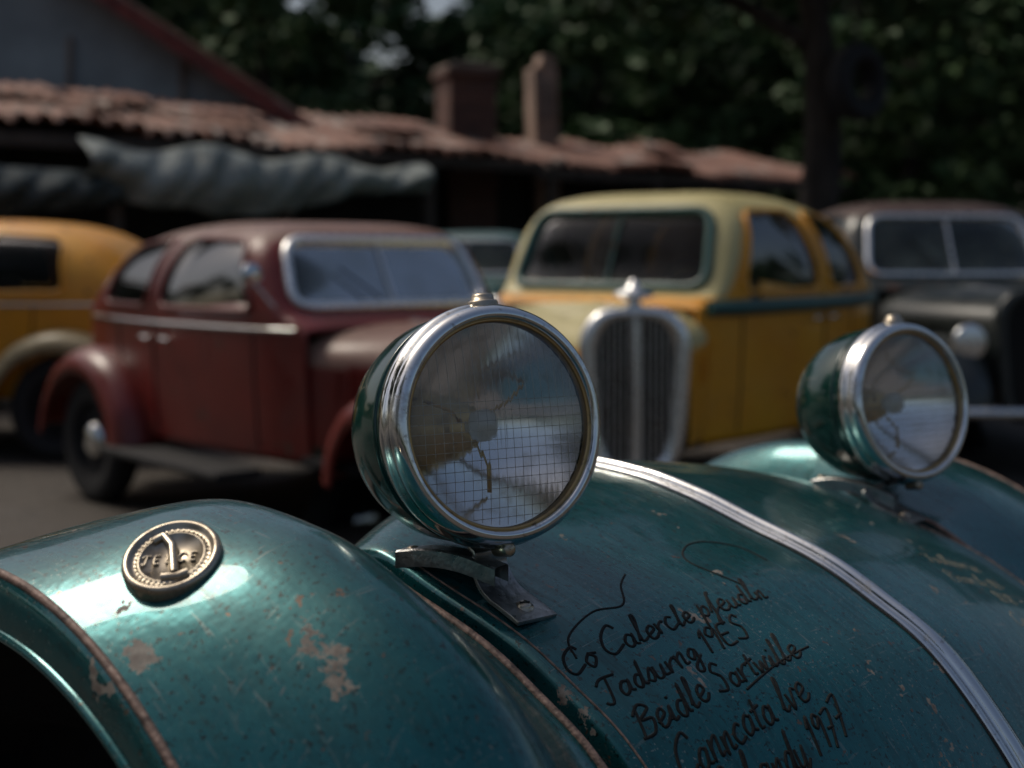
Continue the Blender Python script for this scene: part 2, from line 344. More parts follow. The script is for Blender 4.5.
# ------------------------------------------------------------------ stroke handwriting
G={'a':([[(.6,.8),(.3,.95),(.05,.5),(.2,.05),(.5,.2),(.62,.9),(.6,.2),(.82,.08)]],.85),
'c':([[(.55,.8),(.3,.95),(.05,.5),(.25,.02),(.68,.2)]],.68),
'd':([[(.6,.8),(.3,.95),(.05,.5),(.2,.05),(.5,.2),(.75,1.95),(.62,.3),(.84,.08)]],.86),
'e':([[(.02,.35),(.5,.6),(.4,.95),(.1,.7),(.15,.1),(.45,.02),(.7,.3)]],.68),
'f':([[(0,.2),(.4,1.5),(.62,1.9),(.42,1.7),(.2,-.7),(.05,-.6),(.35,.1),(.6,.4)]],.6),
'g':([[(.6,.8),(.3,.95),(.05,.5),(.3,.1),(.62,.85),(.5,-.7),(.15,-.85),(.15,-.4),(.8,.2)]],.82),
'h':([[(0,.1),(.38,1.7),(.25,1.8),(.1,0),(.18,.6),(.45,.95),(.5,.1),(.75,.12)]],.76),
'i':([[(0,.2),(.2,.9),(.15,.1),(.42,.15)],[(.25,1.35),(.3,1.42)]],.44),
'l':([[(0,.2),(.4,1.7),(.3,1.95),(.12,.3),(.25,.02),(.48,.2)]],.48),
'n':([[(0,.9),(.06,0),(.12,.6),(.42,.95),(.45,.1),(.7,.12)]],.72),
'o':([[(.35,.95),(.05,.5),(.3,.02),(.6,.5),(.35,.95),(.72,.8)]],.7),
'p':([[(.1,1.2),(-.08,-.95),(.08,.5),(.42,1),(.6,.5),(.35,.05),(.1,.2)]],.68),
'r':([[(0,.9),(.06,0),(.14,.6),(.45,.95),(.58,.8)]],.58),
's':([[(0,.1),(.36,1),(.46,.4),(.3,0),(.02,.15)]],.55),
't':([[(.25,1.6),(.12,.2),(.36,.05)],[(-.08,1.02),(.5,1.16)]],.46),
'u':([[(0,.9),(.05,.15),(.35,.1),(.52,.9),(.5,.15),(.76,.12)]],.78),
'v':([[(0,.9),(.2,.05),(.45,.95),(.65,.85)]],.64),
'w':([[(0,.9),(.12,.05),(.38,.8),(.5,.05),(.75,.95),(.9,.85)]],.9),
'y':([[(0,.9),(.08,.2),(.38,.2),(.52,.9),(.35,-.7),(.05,-.8),(.8,.2)]],.8),
'C':([[(1.1,1.6),(.8,2.0),(.2,1.5),(.05,.6),(.4,0),(1.1,.35)]],1.15),
'T':([[(-.05,1.6),(.3,1.95),(1.25,1.85)],[(.65,1.85),(.45,.2),(.15,.05),(0,.3)]],1.05),
'B':([[(.2,1.8),(.08,0)],[(-.1,1.5),(.5,2.0),(.95,1.5),(.3,1.05),(.95,.8),(.75,.05),(-.05,.1)]],1.1),
'S':([[(.85,1.7),(.55,2.0),(.25,1.5),(.65,.9),(.55,.1),(.0,.2)]],.95),
'E':([[(.85,1.8),(.1,1.7),(.08,.1),(.8,.1)],[(.1,.95),(.65,1)]],.95),
'1':([[(.05,1.3),(.28,1.75),(.2,0)]],.45),'9':([[(.6,1.4),(.3,1.75),(.05,1.3),(.3,1.0),(.6,1.5),(.5,0)]],.75),
'7':([[(.0,1.6),(.62,1.7),(.2,0)],[(.1,.85),(.55,.9)]],.75),'3':([[(.05,1.6),(.5,1.7),(.25,1),(.6,.5),(.0,.1)]],.7),'8':([[(.5,1.5),(.25,1.75),(.1,1.35),(.55,.5),(.3,0),(.05,.4),(.5,1.5)]],.7),' ':([],.45)}
def write(name,lines,f,size,mat,bev,jit=.06,stretch=1.0):
    st=[]; rnd=random.Random(3)
    for txt,t0,v0,ang in lines:
        x=0
        for ch in txt:
            g,w=G[ch]; js=1+rnd.uniform(-.12,.12); jy=rnd.uniform(-.09,.09)
            for s in g:
                P=cr([(a*js+rnd.uniform(-jit,jit)*.5,b*js+jy+rnd.uniform(-jit,jit)*.6) for a,b in s],6)
                o=[]
                for a,b in P:
                    X=(x+a+.25*b)*size*stretch; Y=b*size
                    v=v0+X*math.cos(ang); t_=t0-Y+X*math.sin(ang)
                    o.append((t_,v,f(t_,v)-.0008))
                st.append(o)
            x+=w*js+.06
    return tube(name,st,bev,mat,car,res=1)
M_ink=plain('black_marker_ink',(.002,.003,.003),.9,0,.3,60)
M_gold=plain('faded_gold_ink',(.27,.22,.15),.7,0,.5,90)
Ls=[('Co Calercle pfeudln',.134,-.493,.05),('Tadsurng 19ES',.178,-.486,.04),('Beidle Sartwille',.221,-.480,.03),('Canncata lve',.262,-.470,.03),('Sohandy 1977',.299,-.450,.03)]
write('handwriting',Ls,H,.0160,M_ink,.0021,stretch=1.42)
write('gold_lettering',[('Tadlsan se',.135,.235,.1),('Bearcle 183',.175,.225,.08),('1838',.215,.285,.05),('Canda',.255,.25,.05),('Surd 19',.295,.23,0)],H,.0125,M_gold,.0010,stretch=1.3)
fl=cr([(.125,-.185),(.06,-.205),(.03,-.175),(.028,-.135),(.055,-.10),(.095,-.095)],10)
fl2=cr([(.120,-.470),(.095,-.455),(.08,-.40),(.088,-.36),(.060,-.33),(.045,-.305)],10)
fl3=cr([(.233,-.33),(.225,-.26),(.223,-.20)],8)
tube('handwriting_flourish',[[(a,b,H(a,b)-.0006) for a,b in q] for q in (fl,fl2,fl3)],.0017,M_ink,car,res=1)
# ------------------------------------------------------------------ badge
bt,bv_=-.008,-.866
nb=surfN(FL,bt,bv_); nb=(nb+Vector((.16,.02,0))).normalized()
MB=Matrix.Translation(Vector((bt,bv_,FL(bt,bv_)))+nb*.004)@nb.to_track_quat('X','Z').to_matrix().to_4x4()
lathe('badge_disc',[(-.02,.045),(.004,.045),(.0075,.0435),(.009,.041),(.0085,.0385),(.006,.037),(.0045,.0345),(.0045,.031),(.0055,.0305),(.0055,.029),(.004,.0285),(.004,.0005)],M_nickel,car,MB,72)
def rot(pts,a): return [(x,y*math.cos(a)-z*math.sin(a),y*math.sin(a)+z*math.cos(a)) for x,y,z in pts]
RA=R(12)
tube('badge_emblem',[rot(q,RA) for q in ([(.006,-.010,.026),(.008,.000,.010),(.008,.006,-.024)],[(.006,-.005,-.026),(.006,.010,-.0265),(.006,.018,-.023)],[(.006,-.019,.020),(.006,-.010,.026)])],.0042,M_nickel,car,M=MB)
sg=[]
for k,ch in enumerate('TEBCE'):
    g,w=G[ch]
    for s in g: sg.append(rot([(.0048,(k-2.4)*.0108+a*.006,-.002+(b-1)*.0056) for a,b in cr(s,4)],RA))
tube('badge_letters',sg,.0011,M_nickel,car,M=MB,res=1)
dots=[]
for k in range(40):
    a=2*math.pi*k/40; dots.append([(.0045,.0328*math.cos(a),.0328*math.sin(a)),(.0060,.0328*math.cos(a),.0328*math.sin(a))])
tube('badge_beading',dots,.0009,M_nickel,car,M=MB,res=1)

# ------------------------------------------------------------------ BACKGROUND SEDANS
def inpoly(x,y,P):
    c=False; n=len(P); j=n-1
    for i in range(n):
        xi,yi=P[i]; xj,yj=P[j]
        if (yi>y)!=(yj>y) and x<(xj-xi)*(y-yi)/(yj-yi)+xi: c=not c
        j=i
    return c
def rpoly(pts,r=.07,n=5):
    out=[]; N=len(pts)
    for i in range(N):
        p=Vector(pts[i]); a=Vector(pts[i-1])-p; b=Vector(pts[(i+1)%N])-p
        ra=min(r,a.length*.45); rb=min(r,b.length*.45); A=p+a.normalized()*ra; B=p+b.normalized()*rb
        for k in range(n+1):
            q=k/n; out.append(tuple((1-q)**2*A+2*q*(1-q)*p+q*q*B))
    return out
def densify(P):
    o=[]
    for i in range(len(P)):
        a=P[i];b=P[(i+1)%len(P)]
        L=math.dist(a,b); k=max(1,int(L/.04))
        for j in range(k): o.append((a[0]+(b[0]-a[0])*j/k,a[1]+(b[1]-a[1])*j/k))
    return o
def carglass(name,tint,dirt,ior,refl):
    m=bpy.data.materials.new(name); m.use_nodes=True; n=m.node_tree.nodes; l=m.node_tree.links; n.clear()
    o=n.new('ShaderNodeOutputMaterial'); mx=n.new('ShaderNodeMixShader'); tr=n.new('ShaderNodeBsdfTransparent'); gl=n.new('ShaderNodeBsdfGlossy')
    tr.inputs[0].default_value=(*tint,1); gl.inputs['Roughness'].default_value=.06; gl.inputs[0].default_value=(refl,refl,refl,1)
    fr=n.new('ShaderNodeFresnel'); fr.inputs[0].default_value=ior
    dn=n.new('ShaderNodeBsdfDiffuse'); dn.inputs[0].default_value=(.2,.24,.21,1); m2=n.new('ShaderNodeMixShader')
    tc=n.new('ShaderNodeTexCoord'); nz=n.new('ShaderNodeTexNoise'); nz.inputs['Scale'].default_value=4; nz.inputs['Detail'].default_value=4; l.new(tc.outputs['Object'],nz.inputs[0])
    mr=n.new('ShaderNodeMapRange'); mr.inputs[1].default_value=.35; mr.inputs[2].default_value=.8; mr.inputs[3].default_value=dirt*.2; mr.inputs[4].default_value=dirt; l.new(nz.outputs[0],mr.inputs[0])
    l.new(fr.outputs[0],mx.inputs[0]); l.new(tr.outputs[0],mx.inputs[1]); l.new(gl.outputs[0],mx.inputs[2])
    l.new(mr.outputs[0],m2.inputs[0]); l.new(mx.outputs[0],m2.inputs[1]); l.new(dn.outputs[0],m2.inputs[2]); l.new(m2.outputs[0],o.inputs[0])
    return m
M_cg=carglass('side_window_glass',(.35,.38,.36),.06,1.33,.22)
M_cgw=carglass('dusty_windscreen_glass',(.4,.46,.42),.50,1.5,.7)
M_cgd=carglass('clear_windscreen_glass',(.45,.5,.48),.03,1.35,.4)
def sedan(name,loc,heading,body,roofm,fend,frame,wsframe,belt=1.08,roof=1.62,hw=.76,bend=0,hoodlen=1.12,hoodm=None,fz=1.0,moulding=None,lamps=True,bumper=True,fkn=None,fw=None,rimm=None,beltw=.012,wsg=None,mirror=True,fwheel=None,gshell=None,wsr=.021,pillar=None,rooflo=.78):
    E=empty(name,(loc[0],loc[1],0),R(heading)); e=E
    hr=roof-belt
    zr=pchip([(-2.28,.42),(-2.24,.62),(-2.15,belt-.18),(-2.0,belt+.06),(-1.85,belt+hr*.42),(-1.6,belt+hr*.78),(-1.25,belt+hr*.95),(-.8,roof),(-.3,roof-.01),(-.02,belt+hr*.93),(.08,belt+hr*.84),(.34,belt+.05),(.42,belt+.005),(.46,belt-.02)])
    wb=pchip([(-2.28,hw*.45),(-2.1,hw*.68),(-1.8,hw*.86),(-1.3,hw*.97),(-.8,hw),(-.2,hw*.97),(.15,hw*.92),(.46,hw*.82)])
    us=np.concatenate([np.linspace(-2.28,-1.9,24),np.linspace(-1.88,.0,90),np.linspace(.01,.46,40)])
    rows=[]
    NB,NU=18,44
    for u in us:
        z1=min(belt,zr(u)-.03); w=wb(u); h=zr(u)-z1; half=[]
        k_=min(1,max(0,(u+.6)/.6)); e1=3.4+2.6*k_; e2=2.5+1.6*k_
        for k in range(NB):
            q=k/NB; z=.42+(z1-.42)*q; half.append((w*(.95+.05*math.sin(q*math.pi/2)),z))
        for k in range(NU+1):
            a=k/NU*math.pi/2; half.append((w*max(0,math.cos(a))**(2/e1)*(1-.06*math.sin(a)),z1+h*max(0,math.sin(a))**(2/e2)))
        half[-1]=(0.0,z1+h)
        rows.append([(u,-a,b) for a,b in half]+[(u,a,b) for a,b in half[::-1][1:]])
    V=[p for r in rows for p in r]; F=gridf(len(rows),len(rows[0]))
    bv=BVHTree.FromPolygons([Vector(p) for p in V],F)
    zb=belt+.055; zt=belt+hr*.80
    side=[rpoly([(.12,zb),(-.04,zt-.01),(-.74,zt+.01),(-.76,zb)],.08),
          rpoly([(-.90,zb),(-.90,zt+.01),(-1.42,zt-.03),(-1.50,zb)],.09)]
    ww=hw*.77
    ws=[rpoly([(-ww,belt+.075),(-ww*.90,belt+hr*.79),(ww*.90,belt+hr*.79),(ww,belt+.075)],.11)]
    vb,vg,vs_=[],[],[]
    for f in F:
        cx=sum(V[i][0] for i in f)/4; cy=sum(V[i][1] for i in f)/4; cz=sum(V[i][2] for i in f)/4
        tgt=vb
        if cz>belt:
            p,q,r_=Vector(V[f[0]]),Vector(V[f[1]]),Vector(V[f[3]]); nn=(q-p).cross(r_-p)
            if nn.length>0:
                nn.normalize()
                if cx>-.02 and inpoly(cy,cz,ws[0]) and abs(nn.x)>.4: tgt=vg
                elif abs(cy)>hw*.45 and abs(nn.y)>.4 and any(inpoly(cx,cz,s) for s in side): tgt=vs_
        tgt.append(f)
    def sub(faces):
        ids=sorted({i for f in faces for i in f}); mp={a:b for b,a in enumerate(ids)}
        return [V[i] for i in ids],[tuple(mp[i] for i in f) for f in faces]
    a,b=sub(vb); o=add('cab_shell',a,b,body,e); o.data.materials.append(roofm); o.data.materials.append(pillar or body)
    for p in o.data.polygons:
        c_=p.center
        if c_.z>belt+hr*rooflo and c_.x>-1.9: p.material_index=1
        elif c_.z>belt+.03 and c_.x>.0 and abs(p.normal.x)>.3: p.material_index=2
    pp=o.data.polygons[len(o.data.polygons)//2]
    out=pp.normal.dot(Vector((0,pp.center.y,pp.center.z-1.0)))>0
    solid(o,.022,-1 if out else 1)
    a,b=sub(vg); add('windscreen_glass',[(x-.014,y,z-.006) for x,y,z in a],b,wsg or M_cgw,e)
    a,b=sub(vs_); add('window_glass',[(x,y-math.copysign(.012,y),z) for x,y,z in a],b,M_cg,e)
    def proj_side(P,s):
        o_=[]
        for u,z in densify(P):
            h=bv.ray_cast(Vector((u,s*2,z)),Vector((0,-s,0)))
            if h[0] and h[0].y*s>hw*.4: o_.append(h[0]+Vector((0,s*.002,0)))
        return o_
    def proj_front(P,d=.002):
        o_=[]
        for w,z in densify(P):
            h=bv.ray_cast(Vector((2,w,z)),Vector((-1,0,0)))
            if h[0] and h[0].x>-.15: o_.append(h[0]+Vector((d,0,d)))
        return o_
    for s in (-1,1):
        for P in side: tube('window_frame',proj_side(P,s),.014,frame,e,closed=True)
        L=[];
        for u in np.linspace(-1.95,.40,50):
            h=bv.ray_cast(Vector((u,s*2,belt-.03)),Vector((0,-s,0)))
            if h[0]: L.append(h[0])
        tube('belt_moulding',L,beltw,moulding or M_chrome,e)
        for uu,cv in ((.12,.0),(-.82,0),(-1.28,-.18)):
            L=[]
            for z in np.linspace(.47,zt if -1.2<uu<0 else belt-.02,24):
                h=bv.ray_cast(Vector((uu+cv*max(0,(.95-z))*-1.2,s*2,z)),Vector((0,-s,0)))
                if h[0]: L.append(h[0])
            tube('door_gap',L,.0055,M_dark,e)
        for uu in (-.70,-.92):
            h=bv.ray_cast(Vector((uu,s*2,belt-.11)),Vector((0,-s,0)))[0]
            if h: tube('door_handle',[h,h+Vector((0,s*.04,0)),h+Vector((.06,s*.045,0)),h+Vector((.12,s*.04,-.005))],.011,M_chrome,e)
        box('running_board',(-.45,s*(hw+.06),.36),(1.3,.26,.045),M_black,e,.015)
    tube('windscreen_frame',proj_front(ws[0]),wsr,wsframe,e,closed=True)
    L=[]
    for z in np.linspace(belt+.075,belt+hr*.79,10):
        h=bv.ray_cast(Vector((2,0.001,z)),Vector((-1,0,0)))[0]
        if h: L.append(h)
    tube('windscreen_divider',L,.008,wsframe,e)
    wp=[bv.ray_cast(Vector((2,w_,z_)),Vector((-1,0,0)))[0] for w_,z_ in ((-.1,belt+.1),(-.30,belt+hr*.5))]
    if all(wp): tube('wiper',[p+Vector((.02,0,.01)) for p in wp],.006,M_dark,e)
    if mirror:
        s=-1
        tube('mirror_arm',[(.26,s*hw*.88,belt+.08),(.24,s*(hw*.86+.12),belt+.2)],.008,M_chrome,e)
        lathe('side_mirror',[(-.015,.0005),(-.015,.04),(-.004,.058),(.004,.055),(.006,.0005)],M_chrome,e,Matrix.Translation((.24,s*(hw*.86+.13),belt+.24)),24)
    BM=Matrix.Translation((.42,0,0))@Matrix.Rotation(R(bend),4,'Z')@Matrix.Translation((-.42,0,0))
    rows=[]
    L0=.40; L1=.40+hoodlen
    for k in range(40):
        q=k/39; u=L0+(L1-L0)*q; w=hw*.80*(1-q)+.27*q+.04*math.sin(q*math.pi); zt_=belt-.005-.06*q**2; zlow=.5
        zs=zt_-.20
        half=[(w*.98,zlow),(w,zlow+.15),(w*1.0,zs)]
        for j in range(1,17):
            a_=j/16*math.pi/2; half.append((w*math.cos(a_)**(2/2.6),zs+.20*math.sin(a_)**(2/2.3)))
        rows.append([(u,-x,y) for x,y in half]+[(u,x,y) for x,y in half[::-1][1:]])
    hb=grid('bonnet',rows,body,e,M=BM)
    if hoodm:
        hb.data.materials.append(hoodm)
        for p in hb.data.polygons:
            if p.center.z>belt-.20: p.material_index=1
    tube('bonnet_hinge',[(r[len(r)//2][0],0,r[len(r)//2][2]+.003) for r in rows],.009,M_chrome,e,M=BM)
    for s in (-1,1):
        for k in range(9):
            q=.3+k*.06; rr=rows[int(q*39)]; p=rr[2] if s<0 else rr[-3]
            tube('bonnet_louvre',[(p[0],p[1]+s*.004,p[2]-.16),(p[0]+.02,p[1]+s*.006,p[2]+.0)],.007,body,e,M=BM)
    gt=belt-.02; gb=.40; gw=.255
    ol=[( .0,gt+.02),(.12,gt+.012),(.20,gt-.03),(gw,gt-.14),(gw*.98,gt-.35),(gw*.86,gb+.12),(gw*.6,gb),(0,gb-.02)]
    ol=[tuple(p) for p in cr(ol,5)]; ol=ol+[(-x,y) for x,y in ol[::-1][1:-1]]
    cxg=(gt+gb)/2
    def ring(sc_,u): return [(u,x*sc_,cxg+(z-cxg)*(1-(1-sc_)*.45)) for x,z in ol]
    rows=[ring(1.02,L1-.05),ring(1.06,L1+.0),ring(1.04,L1+.03),ring(.94,L1+.045),ring(.78,L1+.04),ring(.74,L1+.02),ring(.74,L1-.0)]
    gm=gshell or M_silver
    grid('grille_shell',rows,gm,e,closed=True,M=BM)
    add('grille_core',[(L1+.002,x*.78,cxg+(z-cxg)*.91) for x,z in ol],[tuple(range(len(ol)))],M_dark,e,False,M=BM)
    for x in np.linspace(-gw*.68,gw*.68,13):
        zz=[z for (a_,z) in ol if abs(a_*.8-x)<.05]
        if not zz: continue
        tube('grille_bar',[(L1+.018,x,cxg+(min(zz)-cxg)*.88),(L1+.022,x,cxg+(max(zz)-cxg)*.88)],.0042,gm,e,M=BM)
    tube('grille_centre_bar',[(L1+.03,0,gb+.02),(L1+.045,0,cxg),(L1+.03,0,gt-.03)],.022,gm,e,M=BM)
    K=BM@Matrix.Translation((L1-.02,0,gt+.015))@Matrix.Rotation(R(-90),4,'Y')
    lathe('radiator_cap',[(0,.06),(.015,.062),(.022,.035),(.04,.03),(.052,.055),(.062,.094),(.078,.098),(.088,.074),(.098,.045),(.112,.03),(.13,.02),(.142,.012),(.146,.0005)],gm,e,K,32)
    def fen(nm,kn,s,win,wout,Mx=None):
        P=cr(kn,10); rows=[]
        cs=[(win,-.05),(win+.03,-.01),(win+(wout-win)*.3,.0+.01),(win+(wout-win)*.6,.012),(win+(wout-win)*.8,-.005),(wout-.02,-.035),(wout,-.075),(wout+.005,-.13)]
        for i,p in enumerate(P):
            a_=P[max(i-1,0)]; b_=P[min(i+1,len(P)-1)]; d=Vector((b_[0]-a_[0],b_[1]-a_[1])).normalized(); n_=Vector((d.y,-d.x))
            if n_.y<-.05: n_=-n_
            rows.append([(p[0]+n_.x*o_,s*w,p[1]+n_.y*o_) for w,o_ in cs])
        oo=grid(nm,rows,fend,e,M=Mx); solid(oo,.012,0)
    for s in (-1,1):
        kn=fkn if fkn is not None else [(1.70,.42),(1.66,.62),(1.50,.82*fz),(1.25,.90*fz),(1.0,.83*fz),(.72,.64*fz),(.42,.45),(.15,.37)]
        if kn: fen('front_fender',kn,s,.34,fw or hw+.12,BM)
        fu,fwv,fr_=fwheel or (1.27,hw-.04,.36)
        for c in wheel('front_wheel',fu,s*fwv,fr_,e,s,rimm=rimm): c.matrix_local=BM@c.matrix_local
        kn=[(-2.08,.40),(-2.0,.60),(-1.80,.80),(-1.50,.88),(-1.20,.80),(-1.0,.60),(-.92,.38)]
        fen('rear_fender',kn[::-1],s,hw*.8,hw+.14)
        wheel('rear_wheel',-1.5,s*(hw-.02),.36,e,s,rimm=rimm)
        if lamps:
            for nm,pf,mt in (('headlight_shell',[(-.2,.0005),(-.18,.04),(-.12,.08),(-.04,.102),(-.01,.105)],fend),('headlight_ring',[(-.02,.104),(-.005,.112),(.01,.108),(.014,.096),(.02,.06),(.022,.0005)],M_silver)):
                lathe(nm,pf,mt,e,BM@Matrix.Translation((L1+.0,s*.43,.86*fz+.02)),32)
    if bumper:
        tube('front_bumper',[tuple(p) for p in cr([(L1+.12,-.78,.46),(L1+.26,-.5,.47),(L1+.3,0,.47),(L1+.26,.5,.47),(L1+.12,.78,.46)],8)],.035,M_chrome,e,M=BM)
    box('floor_pan',(-.6,0,.43),(2.9,hw*1.6,.05),M_dark,e,.01)
    box('front_seat_back',(-.55,0,belt-.12),(.16,hw*1.35,.5),M_int,e,.06)
    box('rear_seat_back',(-1.45,0,belt-.1),(.2,hw*1.35,.5),M_int,e,.06)
    box('dashboard',(.22,0,belt-.04),(.16,hw*1.3,.12),M_dark,e,.04)
    tube('steering_wheel',[(-.06+.06*math.sin(a),.36+.19*math.cos(a),belt+.03+.18*math.sin(a)) for a in np.linspace(0,2*math.pi,28)[:-1]],.012,M_int,e,closed=True)
    return E
P_red=oldpaint('maroon_paint',(.115,.009,.007),(.19,.018,.012),rough=.33,dust=(.13,.05,.035))
P_redroof=oldpaint('pale_maroon_roof',(.18,.085,.06),(.28,.155,.115),rough=.5)  # paler brown-red for the roof and bonnet top
P_yel=oldpaint('ochre_paint',(.70,.27,.008),(.82,.38,.016),dust=(.48,.30,.07),rough=.38)
P_yelroof=oldpaint('pale_yellow_roof',(.50,.43,.18),(.62,.54,.26),dust=(.40,.38,.26),rough=.5)
P_green=oldpaint('dark_green_trim',(.006,.06,.050),(.012,.10,.085))
P_grey=oldpaint('charcoal_green_paint',(.012,.018,.018),(.026,.034,.033),rough=.35,dust=(.08,.085,.08))
P_greyroof=oldpaint('brown_roof_paint',(.075,.045,.04),(.12,.08,.07),rough=.5)
P_teal=oldpaint('far_teal_paint',(.02,.09,.09),(.04,.12,.12))
P_cream=oldpaint('cream_paint',(.28,.22,.11),(.38,.30,.16))
sedan('vintage_sedan',(-.80,7.6),-49,P_red,P_redroof,P_red,P_red,M_silver,belt=1.09,roof=1.61,hw=.80,hoodm=P_redroof,hoodlen=.72,fkn=[(1.42,.42),(1.38,.60),(1.25,.76),(1.05,.80),(.86,.74),(.72,.56),(.68,.38)],fw=.74,fwheel=(1.06,.58,.33),lamps=False,bumper=False,wsr=.026)
sedan('vintage_sedan',(.70,8.21),-126,P_yel,P_yelroof,P_yel,P_yel,P_green,belt=1.17,roof=1.80,hw=.82,bend=43,hoodlen=1.10,hoodm=P_yelroof,fkn=[],moulding=P_green,lamps=False,bumper=False,beltw=.045,wsg=M_cgd,mirror=False,fwheel=(1.15,.46,.32),wsr=.028,pillar=P_yelroof,rooflo=.76)
sedan('vintage_sedan',(3.10,10.35),-84,P_grey,P_greyroof,P_grey,P_grey,M_silver,belt=1.20,roof=1.82,hw=.82,gshell=P_grey)
sedan('vintage_sedan',(-4.5,10.7),174,P_yel,P_yel,P_cream,P_yel,P_yel,belt=1.10,roof=1.67,hw=.78)
sedan('vintage_sedan',(-.45,15.2),-100,P_teal,P_teal,P_teal,P_teal,M_chrome,belt=1.12,roof=1.66,hw=.78,mirror=False)

# ------------------------------------------------------------------ SETTING
t=NT('packed_dirt'); n=t.noise(.6,10,.65); c=t.mix(t.rng(n,.3,.7),(.05,.042,.035),(.095,.078,.062)); k=t.noise(9,8,.7); c=t.mix(t.rng(k,.5,.7,0,.6),c,(.03,.028,.025))
t.bump(t.noise(14,4,.7),.6,.03); M_gr=t.set(col=c,rough=t.rng(n,.35,.6,.55,.95))
rows=[[(x,y,0) for x in np.linspace(-160,160,9)] for y in np.linspace(-120,220,9)]
grid('ground',rows,M_gr,None,smooth=False)
t=NT('rusty_corrugated_iron'); n=t.noise(.9,9,.7); c=t.mix(t.rng(n,.35,.65),(.17,.06,.035),(.28,.14,.10)); s=t.noise(1.4,6,.6,mapscale=(1,1,5)); c=t.mix(t.rng(s,.5,.7,0,.7),c,(.09,.04,.03)); k=t.noise(1.3,8,.75,loc=(4,4,4)); c=t.mix(t.rng(k,.54,.62,0,.8),c,(.27,.25,.23)); k=t.noise(3,8,.75,loc=(14,4,4)); c=t.mix(t.rng(k,.56,.62,0,.8),c,(.05,.035,.03))
M_rust=t.set(col=c,rough=.65,metal=.15)
M_wood=plain('weathered_wood',(.07,.055,.045),.8,0,.4,6)
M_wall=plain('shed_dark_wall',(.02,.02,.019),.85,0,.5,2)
M_white=plain('limewashed_wall',(.27,.30,.31),.85,0,.25,1.2)
M_red=plain('red_verge_board',(.17,.04,.03),.7,0,.4,4)
t=NT('old_brick'); b=t.n.new('ShaderNodeTexBrick'); b.inputs['Scale'].default_value=1; b.inputs['Brick Width'].default_value=.23; b.inputs['Row Height'].default_value=.075; b.inputs['Mortar Size'].default_value=.008
b.inputs['Color1'].default_value=(.19,.09,.065,1); b.inputs['Color2'].default_value=(.12,.06,.05,1); b.inputs['Mortar'].default_value=(.15,.135,.125,1)
sx=t.n.new('ShaderNodeSeparateXYZ'); t.l.new(t.tc.outputs['Object'],sx.inputs[0]); cx=t.n.new('ShaderNodeCombineXYZ'); t.l.new(t.math('ADD',sx.outputs[0],sx.outputs[1]),cx.inputs[0]); t.l.new(sx.outputs[2],cx.inputs[1]); t.l.new(cx.outputs[0],b.inputs['Vector'])
c=t.mix(t.rng(t.noise(2,7,.7),.4,.7,0,.6),b.outputs[0],(.07,.045,.04)); M_brick=t.set(col=c,rough=.9)
M_conc=plain('weathered_concrete',(.25,.2,.17),.9,0,.4,3)
D=Vector((.745,.667,0)).normalized(); NB_=Vector((-D.y,D.x,0)); P0=Vector((-5.04,14,0))
shed=empty('tin_roof_shed')
def roofsec(nm,s0,s1,ze0,ze1,rise,depth,off=0,sag=.05,phase=0):
    rows=[]; n=int((s1-s0)/.02)
    for j in range(9):
        q=j/8; row=[]
        for i in range(n+1):
            s=s0+(s1-s0)*i/n; z=ze0+(ze1-ze0)*i/n+rise*q-sag*math.sin(q*math.pi)+.05*math.sin(s*1.3+phase)*(1-q)+.03*math.sin(s*3.1+phase)
            sheet=math.floor(s/.8); z+=.03*math.sin(sheet*2.3)*(1-q*.5); z+=.048*math.sin(2*math.pi*s/.24)
            p=P0+D*s+NB_*(depth*q+off+ (.16*math.sin(sheet*5.1) if j==0 else 0)); row.append((p.x,p.y,z))
        rows.append(row)
    solid(grid(nm,rows,M_rust,shed),.008,0)
roofsec('roof_left',-5.5,-.3,2.66,2.70,.55,2.2,-.25,.05,1)
roofsec('roof_middle',-.9,7.6,2.76,2.64,.66,2.6,.15,.08,0)
roofsec('roof_right',7.2,14.5,2.60,2.58,.55,2.4,.1,.05,2)
def ppt(s,n_,z): p=P0+D*s+NB_*n_; return (p.x,p.y,z)
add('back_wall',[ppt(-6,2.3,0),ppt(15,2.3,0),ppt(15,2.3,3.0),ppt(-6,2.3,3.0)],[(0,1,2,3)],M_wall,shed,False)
ang=math.atan2(D.y,D.x)
for s in np.arange(-5,15,2.1): box('post',ppt(s,.15,1.3),(.12,.12,2.6),M_wood,shed,.01,rot=(0,0,ang))
for s0,s1,z in ((-5.5,-.3,2.54),(-.6,7.4,2.56),(7.3,14.4,2.47)):
    box('eave_beam',ppt((s0+s1)/2,.12,z),(s1-s0,.08,.14),M_wood,shed,.01,rot=(0,0,ang))
rj=random.Random(5)
for k in range(26):
    s=rj.uniform(-4,12); h=rj.uniform(.6,1.9); box('stored_crate',ppt(s,rj.uniform(1.0,1.9),h/2),(rj.uniform(.3,1.1),rj.uniform(.3,.6),h),rj.choice([M_wood,M_wall,M_wood,M_rust]),shed,.02,rot=(0,0,ang+rj.uniform(-.3,.3)))
for k in range(6):
    s=rj.uniform(0,12); rows=[]
    L=rj.uniform(.6,1.3); W=rj.uniform(.4,.8); a0=rj.uniform(-.4,.4); n0=rj.uniform(.8,2)
    for i in range(40):
        row=[]
        for j in range(5):
            u=(i/39-.5)*L; v=(j/4-.5)*W; s_=s+u*math.cos(a0)-v*math.sin(a0); n_=n0+u*math.sin(a0)+v*math.cos(a0)
            row.append(ppt(s_,n_,2.72-.012*s+.27*n_+.05+.02*math.sin(u*32)+.015*math.sin(u*3+k)))
        rows.append(row)
    solid(grid('loose_roof_sheet',rows,M_rust,shed),.006,0)
